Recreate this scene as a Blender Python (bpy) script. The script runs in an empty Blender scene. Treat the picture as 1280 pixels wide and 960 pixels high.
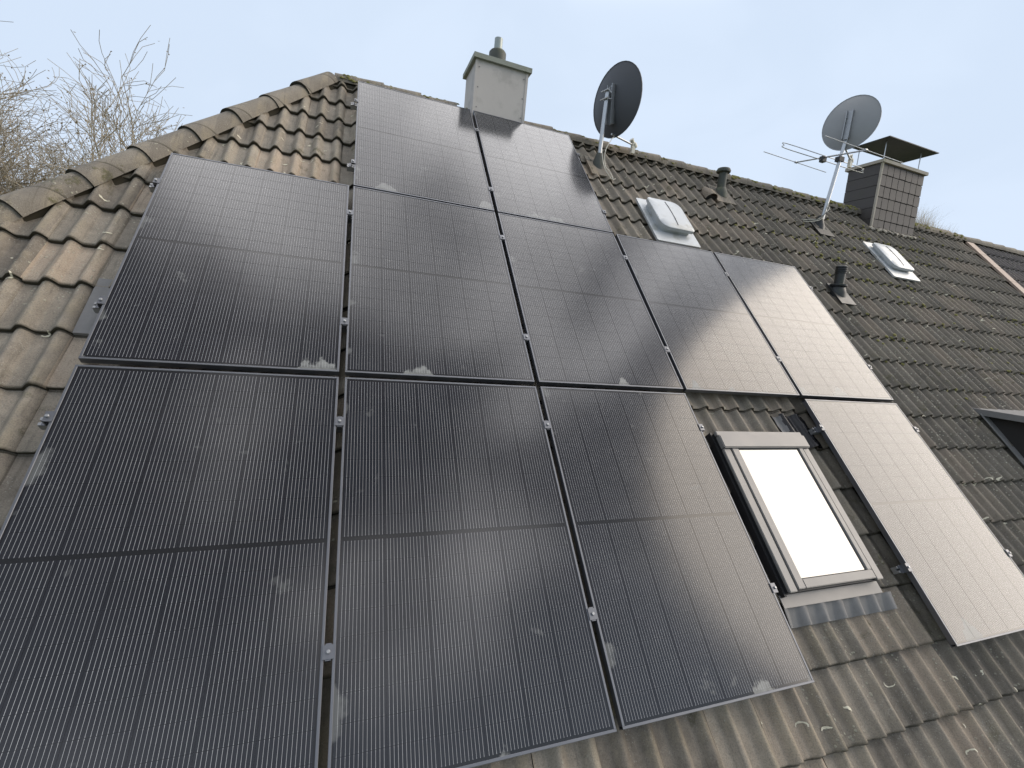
import bpy, bmesh, math, random
from mathutils import Vector, Matrix
random.seed(7)
scene = bpy.context.scene
col = scene.collection
PI = math.pi

# ------------------------------------------------------------------ frame of reference
PITCH = math.radians(46.0)
CP, SP = math.cos(PITCH), math.sin(PITCH)
H = 5.6                                   # height of the array's lower edge above the ground


def R(u, v, n=0.0):
    """roof coordinates (along ridge, up the slope, off the panel plane) -> world"""
    return Vector((u, v * CP - n * SP, v * SP + n * CP + H))


# ------------------------------------------------------------------ camera
FPX = 577.448
CAM = Vector((1.15272, -1.43053, 1.64334 + H))
RIGHT = Vector((0.93754566, -0.3346709, 0.09488688))
UP = Vector((-0.04541922, 0.15266617, 0.98723358))
FWD = Vector((0.34488437, 0.92988624, -0.12793102))
cd = bpy.data.cameras.new('camera')
cam = bpy.data.objects.new('camera', cd)
col.objects.link(cam)
cd.sensor_width = 36.0
cd.lens = FPX / 1280.0 * 36.0
cd.clip_start = 0.05
cd.clip_end = 3000
m = Matrix((RIGHT, UP, -FWD)).transposed().to_4x4()
m.translation = CAM
cam.matrix_world = m
scene.camera = cam


def pray(px, py):
    return (RIGHT * ((px - 640) / FPX) + UP * ((480 - py) / FPX) + FWD).normalized()


def at_y(px, py, y):
    d = pray(px, py)
    return CAM + d * ((y - CAM.y) / d.y)


def at_x(px, py, x):
    d = pray(px, py)
    return CAM + d * ((x - CAM.x) / d.x)


def proj(p):
    d = p - CAM
    z = d.dot(FWD)
    if z < .05:
        return None
    return (640 + FPX * d.dot(RIGHT) / z, 480 - FPX * d.dot(UP) / z, z)


# ------------------------------------------------------------------ light
SUN_AZ, SUN_EL = math.radians(103), math.radians(28)    # azimuth clockwise from +Y
world = bpy.data.worlds.new('World')
scene.world = world
world.use_nodes = True
scene.view_settings.view_transform = 'Standard'
scene.view_settings.look = 'None'
scene.view_settings.exposure = 0.58
scene.view_settings.gamma = 1.0
scene.view_settings.use_curve_mapping = False
sd = bpy.data.lights.new('sun', 'SUN')
sd.energy = 1.5
sd.angle = math.radians(44)
sd.color = (1.0, 0.87, 0.72)
sun = bpy.data.objects.new('sun', sd)
col.objects.link(sun)
sdir = Vector((math.sin(SUN_AZ) * math.cos(SUN_EL), math.cos(SUN_AZ) * math.cos(SUN_EL), math.sin(SUN_EL)))
sun.rotation_euler = sdir.to_track_quat('Z', 'Y').to_euler()
sun.location = sdir * 60 + Vector((0, 0, H))


# ------------------------------------------------------------------ node helper
class NT:
    def __init__(s, nt):
        s.t = nt

    def n(s, typ, props=None, **ins):
        nd = s.t.nodes.new(typ)
        for k, v in (props or {}).items():
            setattr(nd, k, v)
        for k, v in ins.items():
            s.put(nd.inputs[int(k[1:])] if k[0] == 'i' and k[1:].isdigit() else nd.inputs[k.replace('_', ' ')], v)
        return nd

    def put(s, sock, v):
        if isinstance(v, bpy.types.NodeSocket):
            s.t.links.new(v, sock)
        else:
            sock.default_value = v

    def m(s, op, a, b=None, c=None, clamp=False):
        nd = s.t.nodes.new('ShaderNodeMath')
        nd.operation = op
        nd.use_clamp = clamp
        s.put(nd.inputs[0], a)
        if b is not None:
            s.put(nd.inputs[1], b)
        if c is not None:
            s.put(nd.inputs[2], c)
        return nd.outputs[0]

    def noise(s, vec, scale, detail=3, rough=.55, dist=0.0):
        nd = s.n('ShaderNodeTexNoise', Scale=scale, Detail=detail, Roughness=rough, Distortion=dist)
        if vec is not None:
            s.put(nd.inputs['Vector'], vec)
        return nd.outputs['Fac']

    def step(s, x, lo, hi):
        nd = s.n('ShaderNodeMapRange', {'interpolation_type': 'SMOOTHSTEP'})
        s.put(nd.inputs[0], x)
        nd.inputs[1].default_value = lo
        nd.inputs[2].default_value = hi
        return nd.outputs[0]

    def mix(s, f, a, b):
        nd = s.n('ShaderNodeMix', {'data_type': 'RGBA'})
        s.put(nd.inputs[0], f)
        for i, v in ((6, a), (7, b)):
            s.put(nd.inputs[i], (*v, 1) if isinstance(v, tuple) and len(v) == 3 else v)
        return nd.outputs[2]

    def comb(s, x, y, z):
        nd = s.t.nodes.new('ShaderNodeCombineXYZ')
        for i, v in enumerate((x, y, z)):
            s.put(nd.inputs[i], v)
        return nd.outputs[0]

    def pos(s):
        return s.n('ShaderNodeNewGeometry').outputs['Position']

    def sep(s, v):
        nd = s.t.nodes.new('ShaderNodeSeparateXYZ')
        s.put(nd.inputs[0], v)
        return nd.outputs

    def roof(s):
        p = s.pos()
        x, y, z = s.sep(p)
        zz = s.m('SUBTRACT', z, H)
        v = s.m('MULTIPLY_ADD', y, CP, s.m('MULTIPLY', zz, SP))
        n = s.m('MULTIPLY_ADD', y, -SP, s.m('MULTIPLY', zz, CP))
        return p, x, v, n

    def bump(s, h, strength, dist=.002):
        return s.n('ShaderNodeBump', Strength=strength, Distance=dist, Height=h).outputs[0]


def mat(name):
    mt = bpy.data.materials.new(name)
    mt.use_nodes = True
    nt = NT(mt.node_tree)
    b = mt.node_tree.nodes['Principled BSDF']
    return mt, nt, b


def simple(name, rgb, rough=.6, metal=0.0, var=.25, scale=9.0, bump=.15, spec=None, dirt=None):
    mt, t, b = mat(name)
    p = t.n('ShaderNodeTexCoord').outputs['Object']
    f = t.noise(p, scale, 4, .6)
    c = t.mix(f, tuple(x * (1 - var) for x in rgb), tuple(min(1, x * (1 + var)) for x in rgb))
    if dirt:
        g = t.step(t.noise(t.pos(), 5.0, 5, .65), .5, .68)
        c = t.mix(t.m('MULTIPLY', g, dirt[3]), c, dirt[:3])
    t.put(b.inputs['Base Color'], c)
    b.inputs['Roughness'].default_value = rough
    t.put(b.inputs['Roughness'], t.m('MULTIPLY_ADD', f, .2, rough - .1))
    b.inputs['Metallic'].default_value = metal
    if bump:
        t.put(b.inputs['Normal'], t.bump(t.noise(p, scale * 8, 3), bump, .003))
    return mt


# world: clear-air sky model under a broken layer of thin cloud, hazier towards the horizon
wt = NT(world.node_tree)
CLOUDC = (26.0, 25.4, 25.4)
CLOUD = (2.75, 4.25, 9.1)          # which stretch of the cloud layer is overhead
bg = world.node_tree.nodes['Background']
sky = wt.n('ShaderNodeTexSky', {'sky_type': 'NISHITA', 'sun_disc': False, 'sun_elevation': SUN_EL,
                                'sun_rotation': SUN_AZ, 'air_density': 1.0, 'dust_density': 2.5, 'ozone_density': 1.2})
gen = wt.n('ShaderNodeTexCoord').outputs['Generated']
gx, gy, gz = wt.sep(gen)
zc = wt.m('ADD', wt.m('MAXIMUM', gz, 0.0), .30)
cl = wt.comb(wt.m('ADD', wt.m('DIVIDE', gx, zc), CLOUD[0]), wt.m('ADD', wt.m('DIVIDE', gy, zc), CLOUD[1]), CLOUD[2])
cn = wt.noise(cl, 2.8, 3, .45, .4)
cn2 = wt.noise(cl, .5, 2, .5)
cover = wt.step(wt.m('MULTIPLY_ADD', cn2, .6, wt.m('MULTIPLY', cn, .7)), .66, .84)
haze = wt.m('SUBTRACT', 1.0, wt.step(gz, .52, .90))
veil = wt.mix(.68, sky.outputs[0], (1.7, 1.65, 1.6))
thin = wt.mix(wt.m('MULTIPLY', cover, .3), veil, (0, 0, 0))
skyc = wt.n('ShaderNodeVectorMath', {'operation': 'MULTIPLY_ADD'}, i0=wt.comb(cover, cover, cover), i1=CLOUDC, i2=thin).outputs[0]
skyc = wt.mix(wt.m('MULTIPLY', haze, .99), skyc, (4.55, 5.35, 6.5))
wt.put(bg.inputs[0], skyc)
bg.inputs[1].default_value = 0.1


# ------------------------------------------------------------------ mesh helper
class MB:
    def __init__(s):
        s.v, s.f, s.mi = [], [], []

    def add(s, vs, fs, mi=0):
        o = len(s.v)
        s.v += [tuple(x) for x in vs]
        s.f += [tuple(i + o for i in f) for f in fs]
        s.mi += [mi] * len(fs)

    def box(s, a, b, mi=0, mtx=None):
        x0, y0, z0 = a
        x1, y1, z1 = b
        vs = [Vector(q) for q in ((x0, y0, z0), (x1, y0, z0), (x1, y1, z0), (x0, y1, z0), (x0, y0, z1), (x1, y0, z1), (x1, y1, z1), (x0, y1, z1))]
        if mtx:
            vs = [mtx @ q for q in vs]
        s.add(vs, [(3, 2, 1, 0), (4, 5, 6, 7), (0, 1, 5, 4), (1, 2, 6, 5), (2, 3, 7, 6), (3, 0, 4, 7)], mi)

    def tube(s, pts, rad, seg=8, caps=True, mi=0):
        pts = [Vector(p) for p in pts]
        rs = rad if isinstance(rad, (list, tuple)) else [rad] * len(pts)
        o = len(s.v)
        ref = None
        for i, p in enumerate(pts):
            d = (pts[min(i + 1, len(pts) - 1)] - pts[max(i - 1, 0)]).normalized()
            if ref is None:
                ref = d.orthogonal().normalized()
            a = (ref - d * ref.dot(d))
            a = a.normalized() if a.length > 1e-6 else d.orthogonal().normalized()
            ref = a
            b = d.cross(a)
            for k in range(seg):
                t = 2 * PI * k / seg
                s.v.append(tuple(p + (a * math.cos(t) + b * math.sin(t)) * rs[i]))
        for i in range(len(pts) - 1):
            for k in range(seg):
                k2 = (k + 1) % seg
                s.f.append((o + i * seg + k, o + i * seg + k2, o + (i + 1) * seg + k2, o + (i + 1) * seg + k))
                s.mi.append(mi)
        if caps:
            s.f.append(tuple(o + k for k in reversed(range(seg))))
            s.f.append(tuple(o + (len(pts) - 1) * seg + k for k in range(seg)))
            s.mi += [mi, mi]

    def lathe(s, prof, base=(0, 0, 0), axis=(0, 0, 1), seg=20, mi=0, caps=True):
        ax = Vector(axis).normalized()
        a = ax.orthogonal().normalized()
        b = ax.cross(a)
        base = Vector(base)
        o = len(s.v)
        for r, z in prof:
            for k in range(seg):
                t = 2 * PI * k / seg
                s.v.append(tuple(base + ax * z + (a * math.cos(t) + b * math.sin(t)) * r))
        for i in range(len(prof) - 1):
            for k in range(seg):
                k2 = (k + 1) % seg
                s.f.append((o + i * seg + k, o + i * seg + k2, o + (i + 1) * seg + k2, o + (i + 1) * seg + k))
                s.mi.append(mi)
        if caps:
            s.f.append(tuple(o + k for k in reversed(range(seg))))
            s.f.append(tuple(o + (len(prof) - 1) * seg + k for k in range(seg)))
            s.mi += [mi, mi]

    def prism(s, outline, z0, z1, mi=0):
        n = len(outline)
        vs = [(x, y, z0) for x, y in outline] + [(x, y, z1) for x, y in outline]
        fs = [tuple(reversed(range(n))), tuple(range(n, 2 * n))] + [(i, (i + 1) % n, n + (i + 1) % n, n + i) for i in range(n)]
        s.add(vs, fs, mi)

    def mesh(s, name, mats, smooth=None):
        me = bpy.data.meshes.new(name)
        me.from_pydata(s.v, [], s.f)
        for mm in (mats if isinstance(mats, (list, tuple)) else [mats]):
            me.materials.append(mm)
        if len(set(s.mi)) > 1:
            me.polygons.foreach_set('material_index', s.mi)
        if smooth is not None:
            me.shade_smooth()
            if smooth < 180:
                me.set_sharp_from_angle(angle=math.radians(smooth))
        me.update()
        return me

    def build(s, name, mats, parent=None, loc=(0, 0, 0), rot=(0, 0, 0), smooth=None):
        return link(name, s.mesh(name, mats, smooth), parent, loc, rot)


def link(name, me, parent=None, loc=(0, 0, 0), rot=(0, 0, 0)):
    o = bpy.data.objects.new(name, me)
    col.objects.link(o)
    o.location = loc
    o.rotation_euler = rot
    if parent is not None:
        o.parent = parent
    return o


def thing(name, label, cat, loc=(0, 0, 0), rot=(0, 0, 0), group=None):
    o = link(name, None, None, loc, rot)
    return tag(o, label, cat, group)


def tag(o, label, cat=None, group=None, kind=None):
    if label:
        o['label'] = label
    if cat:
        o['category'] = cat
    if group:
        o['group'] = group
    if kind:
        o['kind'] = kind
    return o


ROT = (PITCH, 0, 0)

# ------------------------------------------------------------------ materials
# roof tile
def tile_material(name, light, dark, mossy, right_dark, u_lo=2.0, u_hi=6.0):
    mt, t, b = mat(name)
    p, u, v, n = t.roof()
    iu = t.m('FLOOR', t.m('DIVIDE', t.m('ADD', u, 0.145), .3))
    iv = t.m('FLOOR', t.m('DIVIDE', t.m('SUBTRACT', v, 1.715), .336))
    wn = t.n('ShaderNodeTexWhiteNoise', {'noise_dimensions': '2D'}, Vector=t.comb(iu, iv, 0)).outputs[0]
    big = t.noise(p, 1.3, 3, .6)
    mid = t.noise(p, 11.0, 5, .65)
    fine = t.noise(p, 160.0, 3, .7)
    f = t.m('ADD', t.m('MULTIPLY', wn, .5), t.m('ADD', t.m('MULTIPLY', mid, .8), t.m('MULTIPLY_ADD', big, .5, -.46)), clamp=True)
    c = t.mix(f, dark, light)
    # reddish tint of some tiles
    c = t.mix(t.m('MULTIPLY', t.step(wn, .72, .95), .35), c, (light[0] * 1.0, light[1] * .82, light[2] * .72))
    # pale yellow growth on the crests of the rolls
    ph = t.m('COSINE', t.m('MULTIPLY', t.m('SUBTRACT', u, .565), 2 * PI / .15))
    crest = t.m('MULTIPLY', t.step(ph, -.1, .9), t.step(t.noise(p, 6.0, 4, .65), .40, .62))
    c = t.mix(t.m('MULTIPLY', crest, .4), c, (.36, .30, .20))
    # older, darker stock along the ridge direction
    c = t.mix(t.m('MULTIPLY', t.step(u, u_lo, u_hi), right_dark), c, (.072, .066, .058))
    # grey lichen specks
    vo = t.n('ShaderNodeTexVoronoi', {'feature': 'F1'}, Vector=p, Scale=34.0, Randomness=1.0).outputs['Distance']
    sp = t.m('MULTIPLY', t.m('SUBTRACT', 1.0, t.step(vo, .16, .27)), t.step(t.m('ADD', t.noise(p, 3.2, 3, .6), t.m('MULTIPLY', t.step(u, 4.0, 8.0), .12)), .50, .62))
    c = t.mix(t.m('MULTIPLY', sp, .75), c, (.42, .40, .31))
    # moss: lower edge of every tile and drifting patches
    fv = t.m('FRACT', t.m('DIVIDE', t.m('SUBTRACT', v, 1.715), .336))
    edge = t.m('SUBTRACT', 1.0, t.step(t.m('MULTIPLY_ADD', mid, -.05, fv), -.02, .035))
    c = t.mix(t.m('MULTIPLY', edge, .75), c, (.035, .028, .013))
    ms = t.m('MULTIPLY', t.step(t.noise(p, 9.0, 6, .7), .56, .66), t.step(t.noise(p, .9, 2, .5), .45, .62))
    c = t.mix(t.m('MULTIPLY', ms, mossy), c, (.085, .08, .022))
    c = t.mix(t.m('MULTIPLY', t.step(fine, .42, .7), .38), c, (.05, .045, .04))
    grit = t.noise(p, 420.0, 2, .7)
    c = t.mix(t.m('MULTIPLY', t.step(grit, .55, .75), .4), c, (.5, .47, .42))
    # rain-washed dirt running down the pans
    st = t.noise(t.comb(t.m('MULTIPLY', u, 40.0), t.m('MULTIPLY', v, 2.5), 0.0), 1.0, 4, .6)
    c = t.mix(t.m('MULTIPLY', t.step(st, .52, .72), .42), c, (.065, .058, .046))
    vo2 = t.n('ShaderNodeTexVoronoi', {'feature': 'F1'}, Vector=p, Scale=85.0, Randomness=1.0).outputs['Distance']
    sp2 = t.m('MULTIPLY', t.m('SUBTRACT', 1.0, t.step(vo2, .14, .26)), t.step(t.noise(p, 5.0, 3, .6), .47, .6))
    c = t.mix(t.m('MULTIPLY', sp2, .5), c, (.42, .41, .36))
    t.put(b.inputs['Base Color'], c)
    b.inputs['Roughness'].default_value = .78
    b.inputs['Specular IOR Level'].default_value = .4
    hgt = t.m('ADD', t.m('MULTIPLY', fine, .5), t.m('ADD', t.m('MULTIPLY', mid, .6), t.m('MULTIPLY', t.m('ADD', sp, ms), .5)))
    t.put(b.inputs['Normal'], t.bump(hgt, 1.0, .005))
    return mt


M_tile = tile_material('concrete_tile', (.50, .435, .345), (.135, .113, .09), .55, .55, 1.6, 6.5)
M_tile_n = tile_material('concrete_tile_grey', (.16, .14, .135), (.09, .08, .078), .15, .0)
M_ridge = tile_material('ridge_concrete', (.33, .29, .23), (.15, .13, .105), .75, .35)
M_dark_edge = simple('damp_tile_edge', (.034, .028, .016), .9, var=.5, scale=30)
M_under = simple('roof_underlay', (.03, .028, .026), .9)
M_moss = simple('moss', (.17, .16, .05), .95, var=.6, scale=25, bump=.6)
M_lichen = simple('lichen_crust', (.62, .58, .45), .9, var=.2, scale=60)


# solar panel glass over cells and backing: the film of dried dew is shared by both (position based)
WP, HP, GX, G1, G2 = 1.134, 1.7675, 0.0312, 0.0353, 0.0189


def panel_surface(t, b, base):
    p, u, v, n = t.roof()
    ur = t.m('MULTIPLY', t.m('FRACT', t.m('DIVIDE', t.m('ADD', u, .001), WP + GX)), WP + GX)
    vr = t.m('MULTIPLY', t.m('FRACT', t.m('DIVIDE', t.m('ADD', v, .004), 1.7945)), 1.7945)
    wob = t.noise(p, 30.0, 4, .6)
    tall = t.m('MULTIPLY', t.step(t.noise(t.comb(t.m('MULTIPLY', u, 4.0), t.m('MULTIPLY', t.m('FLOOR', t.m('DIVIDE', t.m('ADD', v, .004), 1.7945)), 7.3), 2.2), 1.0, 2, .5), .50, .76), .15)
    foot = t.step(t.m('SUBTRACT', t.m('ADD', tall, t.m('MULTIPLY_ADD', wob, .09, -.045)), vr), 0.0, .03)
    wide = t.m('MULTIPLY', t.step(t.noise(t.comb(u, t.m('ADD', v, 40.0), 3.3), 5.0, 2, .5), .52, .68), .085)
    side = t.step(t.m('SUBTRACT', t.m('ADD', wide, t.m('MULTIPLY_ADD', wob, .07, -.045)), ur), 0.0, .05)
    spot = t.m('MULTIPLY', t.step(t.noise(p, 7.0, 2, .5, .8), .69, .73), t.step(wob, .40, .60))
    film = t.m('MAXIMUM', t.m('MAXIMUM', t.m('MULTIPLY', foot, t.m('MULTIPLY_ADD', wob, .9, .05)), t.m('MULTIPLY', side, .28)), t.m('MULTIPLY', spot, .13))
    dust = t.m('MULTIPLY_ADD', t.noise(p, 2.2, 4, .6), .016, .001)
    c = t.mix(t.m('ADD', t.m('MULTIPLY', film, .62), dust, clamp=True), base, (.46, .47, .44))
    t.put(b.inputs['Base Color'], c)
    b.inputs['Roughness'].default_value = .5
    b.inputs['Specular IOR Level'].default_value = 0.0
    b.inputs['Coat Weight'].default_value = 1.0
    b.inputs['Coat IOR'].default_value = 1.52
    t.put(b.inputs['Coat Roughness'], t.m('ADD', t.m('MULTIPLY_ADD', t.noise(p, 3.0, 3, .5), .06, .12), t.m('MULTIPLY', film, .4)))
    b.inputs['Sheen Weight'].default_value = .5
    b.inputs['Sheen Roughness'].default_value = .3
    b.inputs['Sheen Tint'].default_value = (.9, .92, 1, 1)
    


M_cell, t, b = mat('solar_cell')
oc = t.n('ShaderNodeTexCoord').outputs['Object']
ox, oy, oz = t.sep(oc)
CW, CH = .182, .0935
xk = t.m('DIVIDE', t.m('SUBTRACT', ox, CW / 2), .0148)
fr = t.m('FRACT', t.m('ADD', xk, 20.0))
inner = t.m('LESS_THAN', t.m('ABSOLUTE', xk), 5.9)
wire = t.m('MULTIPLY', inner, t.m('SUBTRACT', 1.0, t.step(t.m('ABSOLUTE', t.m('SUBTRACT', fr, .5)), .016, .044)))
dend = t.m('MINIMUM', oy, t.m('SUBTRACT', CH, oy))
pad = t.m('MULTIPLY', t.m('MULTIPLY', inner, t.m('SUBTRACT', 1.0, t.step(t.m('ABSOLUTE', t.m('SUBTRACT', fr, .5)), .05, .09))), t.m('SUBTRACT', 1.0, t.step(dend, .004, .0065)))
rnd = t.n('ShaderNodeObjectInfo').outputs['Random']
tone = t.m('MULTIPLY_ADD', rnd, .5, .75)
cc = t.mix(tone, (.004, .0045, .007), (.010, .0105, .015))
glint = t.m('MULTIPLY_ADD', t.noise(t.pos(), 5.0, 3, .6), .8, .4)
cc = t.mix(t.m('MULTIPLY', t.m('MAXIMUM', wire, t.m('MULTIPLY', pad, .25)), glint, clamp=True), cc, (.58, .58, .58))
panel_surface(t, b, cc)
M_back, t, b = mat('panel_laminate')
panel_surface(t, b, (.006, .006, .0075, 1))
M_frame = simple('panel_frame', (.16, .165, .18), .42, .75, .12, 6, .05)
M_alu = simple('bare_aluminium', (.36, .365, .37), .45, .8, .1, 20, .05)
M_black = simple('black_metal', (.022, .022, .024), .5, .2, .2, 12, .1)
M_steel = simple('zinc_steel', (.50, .51, .52), .42, .85, .15, 20, .1)
M_lead = simple('lead_flashing', (.19, .185, .18), .75, .0, .3, 14, .3)
M_bitumen = simple('wet_bitumen', (.016, .016, .018), .22, 0, .4, 16, .3)
M_wframe = simple('taupe_cladding', (.24, .23, .22), .5, .3, .06, 8, .04)
M_fcem = simple('fibre_cement', (.54, .50, .465), .75, 0, .10, 3, .12, dirt=(.2, .19, .17, .25))
M_capm = simple('mossy_slab', (.30, .31, .265), .85, 0, .25, 8, .4, dirt=(.15, .17, .08, .6))
M_flue = simple('flue_steel', (.33, .36, .34), .45, .5, .2, 8)
M_slate = simple('slate', (.075, .066, .062), .6, 0, .18, 4, .3, dirt=(.07, .065, .05, .4))
M_joint = simple('slate_joint', (.03, .026, .024), .9)
M_stone = simple('pale_render', (.42, .38, .32), .85, 0, .25, 10, .4, dirt=(.2, .2, .1, .5))
M_dish1 = simple('dish_paint_dark', (.065, .068, .075), .5, .1, .12, 4, .04)
M_dish2 = simple('dish_paint_grey', (.29, .295, .30), .5, .1, .12, 4, .04)
M_plast = simple('black_plastic', (.02, .022, .023), .45, 0, .25, 10, .1, dirt=(.06, .07, .03, .4))
M_plastg = simple('weathered_plastic', (.055, .06, .05), .6, 0, .3, 12, .2, dirt=(.12, .13, .06, .5))
M_white = simple('white_cable', (.72, .68, .58), .5)
M_hatch = simple('galvanised_lid', (.50, .52, .53), .45, .3, .12, 5, .06, dirt=(.26, .25, .2, .5))
M_terr = simple('faded_copper_strip', (.40, .31, .25), .7, 0, .2, 8, .15)
M_wall = simple('white_render', (.68, .65, .6), .9, 0, .08, 3, .3)
M_bark = simple('bark', (.40, .35, .27), .95, 0, .35, 6, .3, dirt=(.16, .17, .09, .5))
M_bud = simple('old_leaves', (.17, .13, .07), .9, 0, .4, 3, 0)
M_dry = simple('dry_grass_blades', (.34, .28, .16), .9, 0, .3, 8, 0)
M_ground = simple('lawn', (.07, .09, .035), 1, 0, .4, .8, .5)
M_glass, t, b = mat('window_glass')
b.inputs['Base Color'].default_value = (.02, .025, .028, 1)
b.inputs['Roughness'].default_value = .04
b.inputs['IOR'].default_value = 2.3
b.inputs['Coat Weight'].default_value = 1
b.inputs['Coat Roughness'].default_value = .03
t.put(b.inputs['Normal'], t.bump(t.noise(t.pos(), 2.5, 2), .12, .004))

# ------------------------------------------------------------------ setting
g = MB()
g.add([(-900, -900, 0), (900, -900, 0), (900, 900, 0), (-900, 900, 0)], [(0, 1, 2, 3)])
tag(g.build('ground', M_ground), 'flat lawn around the houses', kind='structure')

# ------------------------------------------------------------------ house and roof planes
NPAN = -0.13                          # pan surface of the tiles, below the panel plane
VA = 5.57                             # apex (pan plane)
UA = 0.925                            # hip meets ridge
HS = 0.596                            # hip run along the ridge per metre of slope
VE = -1.304                           # eaves
UEND = 11.36                          # party line with the next house
APEX = R(0, VA, NPAN)
YA, ZA = APEX.y, APEX.z
house = thing('house', 'house whose tiled hip roof carries the black solar panels', 'house')
UE = UA + (VE - VA) * HS
e0 = R(UE, VE, NPAN - .07)
a0 = R(UA, VA, NPAN - .07)
rb = MB()
yb = 2 * YA - e0.y
rb.add([e0, R(UEND, VE, NPAN - .07), R(UEND, VA, NPAN - .07), a0], [(0, 1, 2, 3)])
rb.add([a0, (UEND, a0.y, a0.z), (UEND, yb, e0.z), (UE, yb, e0.z)], [(0, 1, 2, 3)])
rb.add([e0, a0, (UE, yb, e0.z)], [(0, 1, 2)])
roof = rb.build('roof', M_under, house)
tag(roof, 'weathered grey brown concrete tile roof with hip')
w = MB()
x0, x1, y0, y1 = UE + .45, UEND, e0.y + .45, yb - .45
w.box((x0, y0, 0), (x1, y1, e0.z + .3))
w.build('wall', M_wall, house)
gt = MB()
gt.tube([(UE, e0.y - .06, e0.z - .05), (UEND, e0.y - .06, e0.z - .05)], .06, 10)
gt.build('gutter', M_lead, house, smooth=50)


def profile(x):
    """height over the pan at distance x along the course, roll crests every 0.15 m (x=0 is a crest)"""
    d = abs(((x + .075) % .15) - .075)
    w_ = .047
    if d >= w_:
        return 0.0
    return .043 * (.5 + .5 * math.cos(PI * d / w_)) ** .62


def tile_mesh(name, mats, fine=True):
    """one interlocking pan tile: pan, roll, pan, covering roll; lower edge at y = 0"""
    xs = []
    step = .0066 if fine else .0375
    x = .042
    while x < .300 + .0001:
        xs.append(x)
        x += step
    xs += [.318, .332, .343] if fine else [.335]
    mb = MB()
    L, T = .415, .025
    n = len(xs)
    rows = ((0, .028 - .004), (.006, .028), (L, -.006))
    for yy, zz in rows:
        for x in xs:
            mb.v.append((x, yy, zz + profile(x)))
    for x in xs:
        mb.v.append((x, .002, .028 - T + profile(x)))
    for r in range(2):
        for i in range(n - 1):
            mb.f.append((r * n + i, r * n + i + 1, (r + 1) * n + i + 1, (r + 1) * n + i))
            mb.mi.append(0)
    for i in range(n - 1):
        mb.f.append((3 * n + i, 3 * n + i + 1, i + 1, i))
        mb.mi.append(1)
    # overlapping side edge
    e = n - 1
    o = len(mb.v)
    mb.v.append((xs[-1] - .002, L, -.006 - T))
    mb.f.append((3 * n + e, o, 2 * n + e, n + e, e))
    mb.mi.append(1)
    return mb.mesh(name, mats, 72)


ME_TILE = tile_mesh('roof_tile', [M_tile, M_dark_edge])
ME_TILE_LO = tile_mesh('roof_tile_plain', [M_tile, M_dark_edge], False)
U0 = .565 - .15                       # a covering-roll crest lies at U0 - 0.30*k ... (joint rolls)
U0 = -.18                             # joint roll crest -> tile starts just right of it
COURSE = .336
VB = 1.72


def tile_matrix(ju, kv, jig=True):
    rr = random.Random(ju * 977 + kv * 131)
    mt_ = Matrix.Translation(R(U0 + .3 * ju + (rr.uniform(-.002, .002) if jig else 0), VB + COURSE * kv + (rr.uniform(-.008, .008) if jig else 0), NPAN - .030 + rr.uniform(-.002, .002)))
    return mt_ @ Matrix.Rotation(PITCH + rr.uniform(-.006, .006), 4, 'X') @ Matrix.Rotation(rr.uniform(-.009, .009), 4, 'Z')


PANELS = {(3, 1), (3, 2), (2, 0), (2, 1), (2, 2), (2, 3), (2, 4), (1, 0), (1, 1), (1, 2), (1, 4)}
ROWV = {1: 0.0, 2: HP + G1, 3: 2 * HP + G1 + G2}


def col_u(c):
    return c * (WP + GX)


def under_panel(u, v):
    for r, c in PANELS:
        if col_u(c) + .0 < u < col_u(c) + WP and ROWV[r] < v < ROWV[r] + HP:
            return True
    return False


def hip_u(v):
    return UA + (v - VA) * HS


hip_dir = (R(UA, VA, 0) - R(hip_u(0), 0, 0)).normalized()
# cutting plane through the hip line, perpendicular to the roof surface
nrm_roof = Vector((0, -SP, CP))
hip_n = hip_dir.cross(nrm_roof).normalized()          # points to +u side or not, fixed below
if hip_n.x < 0:
    hip_n = -hip_n
hip_o = R(UA, VA, NPAN)

cands, joined = [], []
KMAX = int((VA - .06 - VB) // COURSE)
for kv in range(-9, KMAX + 1):
    v0 = VB + COURSE * kv
    ju0 = int(math.floor((hip_u(v0) - U0) / .3)) - 2
    for ju in range(ju0, int((UEND - U0) / .3) + 1):
        ul = U0 + .3 * ju + .042
        if ul + .3 < hip_u(v0) + .02:
            continue
        if ul + .3 > UEND + .02:
            continue
        cuts = ul < hip_u(v0 + .42) + .06
        top = v0 + .42 > VA - .01
        hits = 0
        size = 0
        for du in (.02, .15, .28):
            for dv in (.03, .17, .31):
                uu, vv = ul + du, v0 + dv
                if uu < hip_u(vv):
                    continue
                q = proj(R(uu, vv, NPAN))
                if q and -5 < q[0] < 1285 and -5 < q[1] < 965:
                    # where the line of sight crosses the panel plane
                    P = R(uu, vv, NPAN)
                    d = CAM - P
                    tt = -NPAN / ((CAM - R(0, 0, 0)).dot(nrm_roof) - NPAN)
                    S = P + d * tt
                    su = S.x
                    sv = (S - R(0, 0, 0)).dot(Vector((0, CP, SP)))
                    if not under_panel(su, sv) and not (3.6 < uu < 4.4 and .42 < vv < 1.45):
                        hits += 1
                        size = max(size, 1 / (P - CAM).length ** 2)
        cands.append((size * (hits / 9.0) ** .5 if hits else 0, ju, kv, cuts, top))
cands.sort(key=lambda c: -c[0])
METAL = (0, 1)                        # the grey sheet-metal tile beside the array
singles = [c for c in cands if c[0] > 0 and (c[1], c[2]) != METAL][:300]
sset = {(c[1], c[2]) for c in singles}


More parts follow.
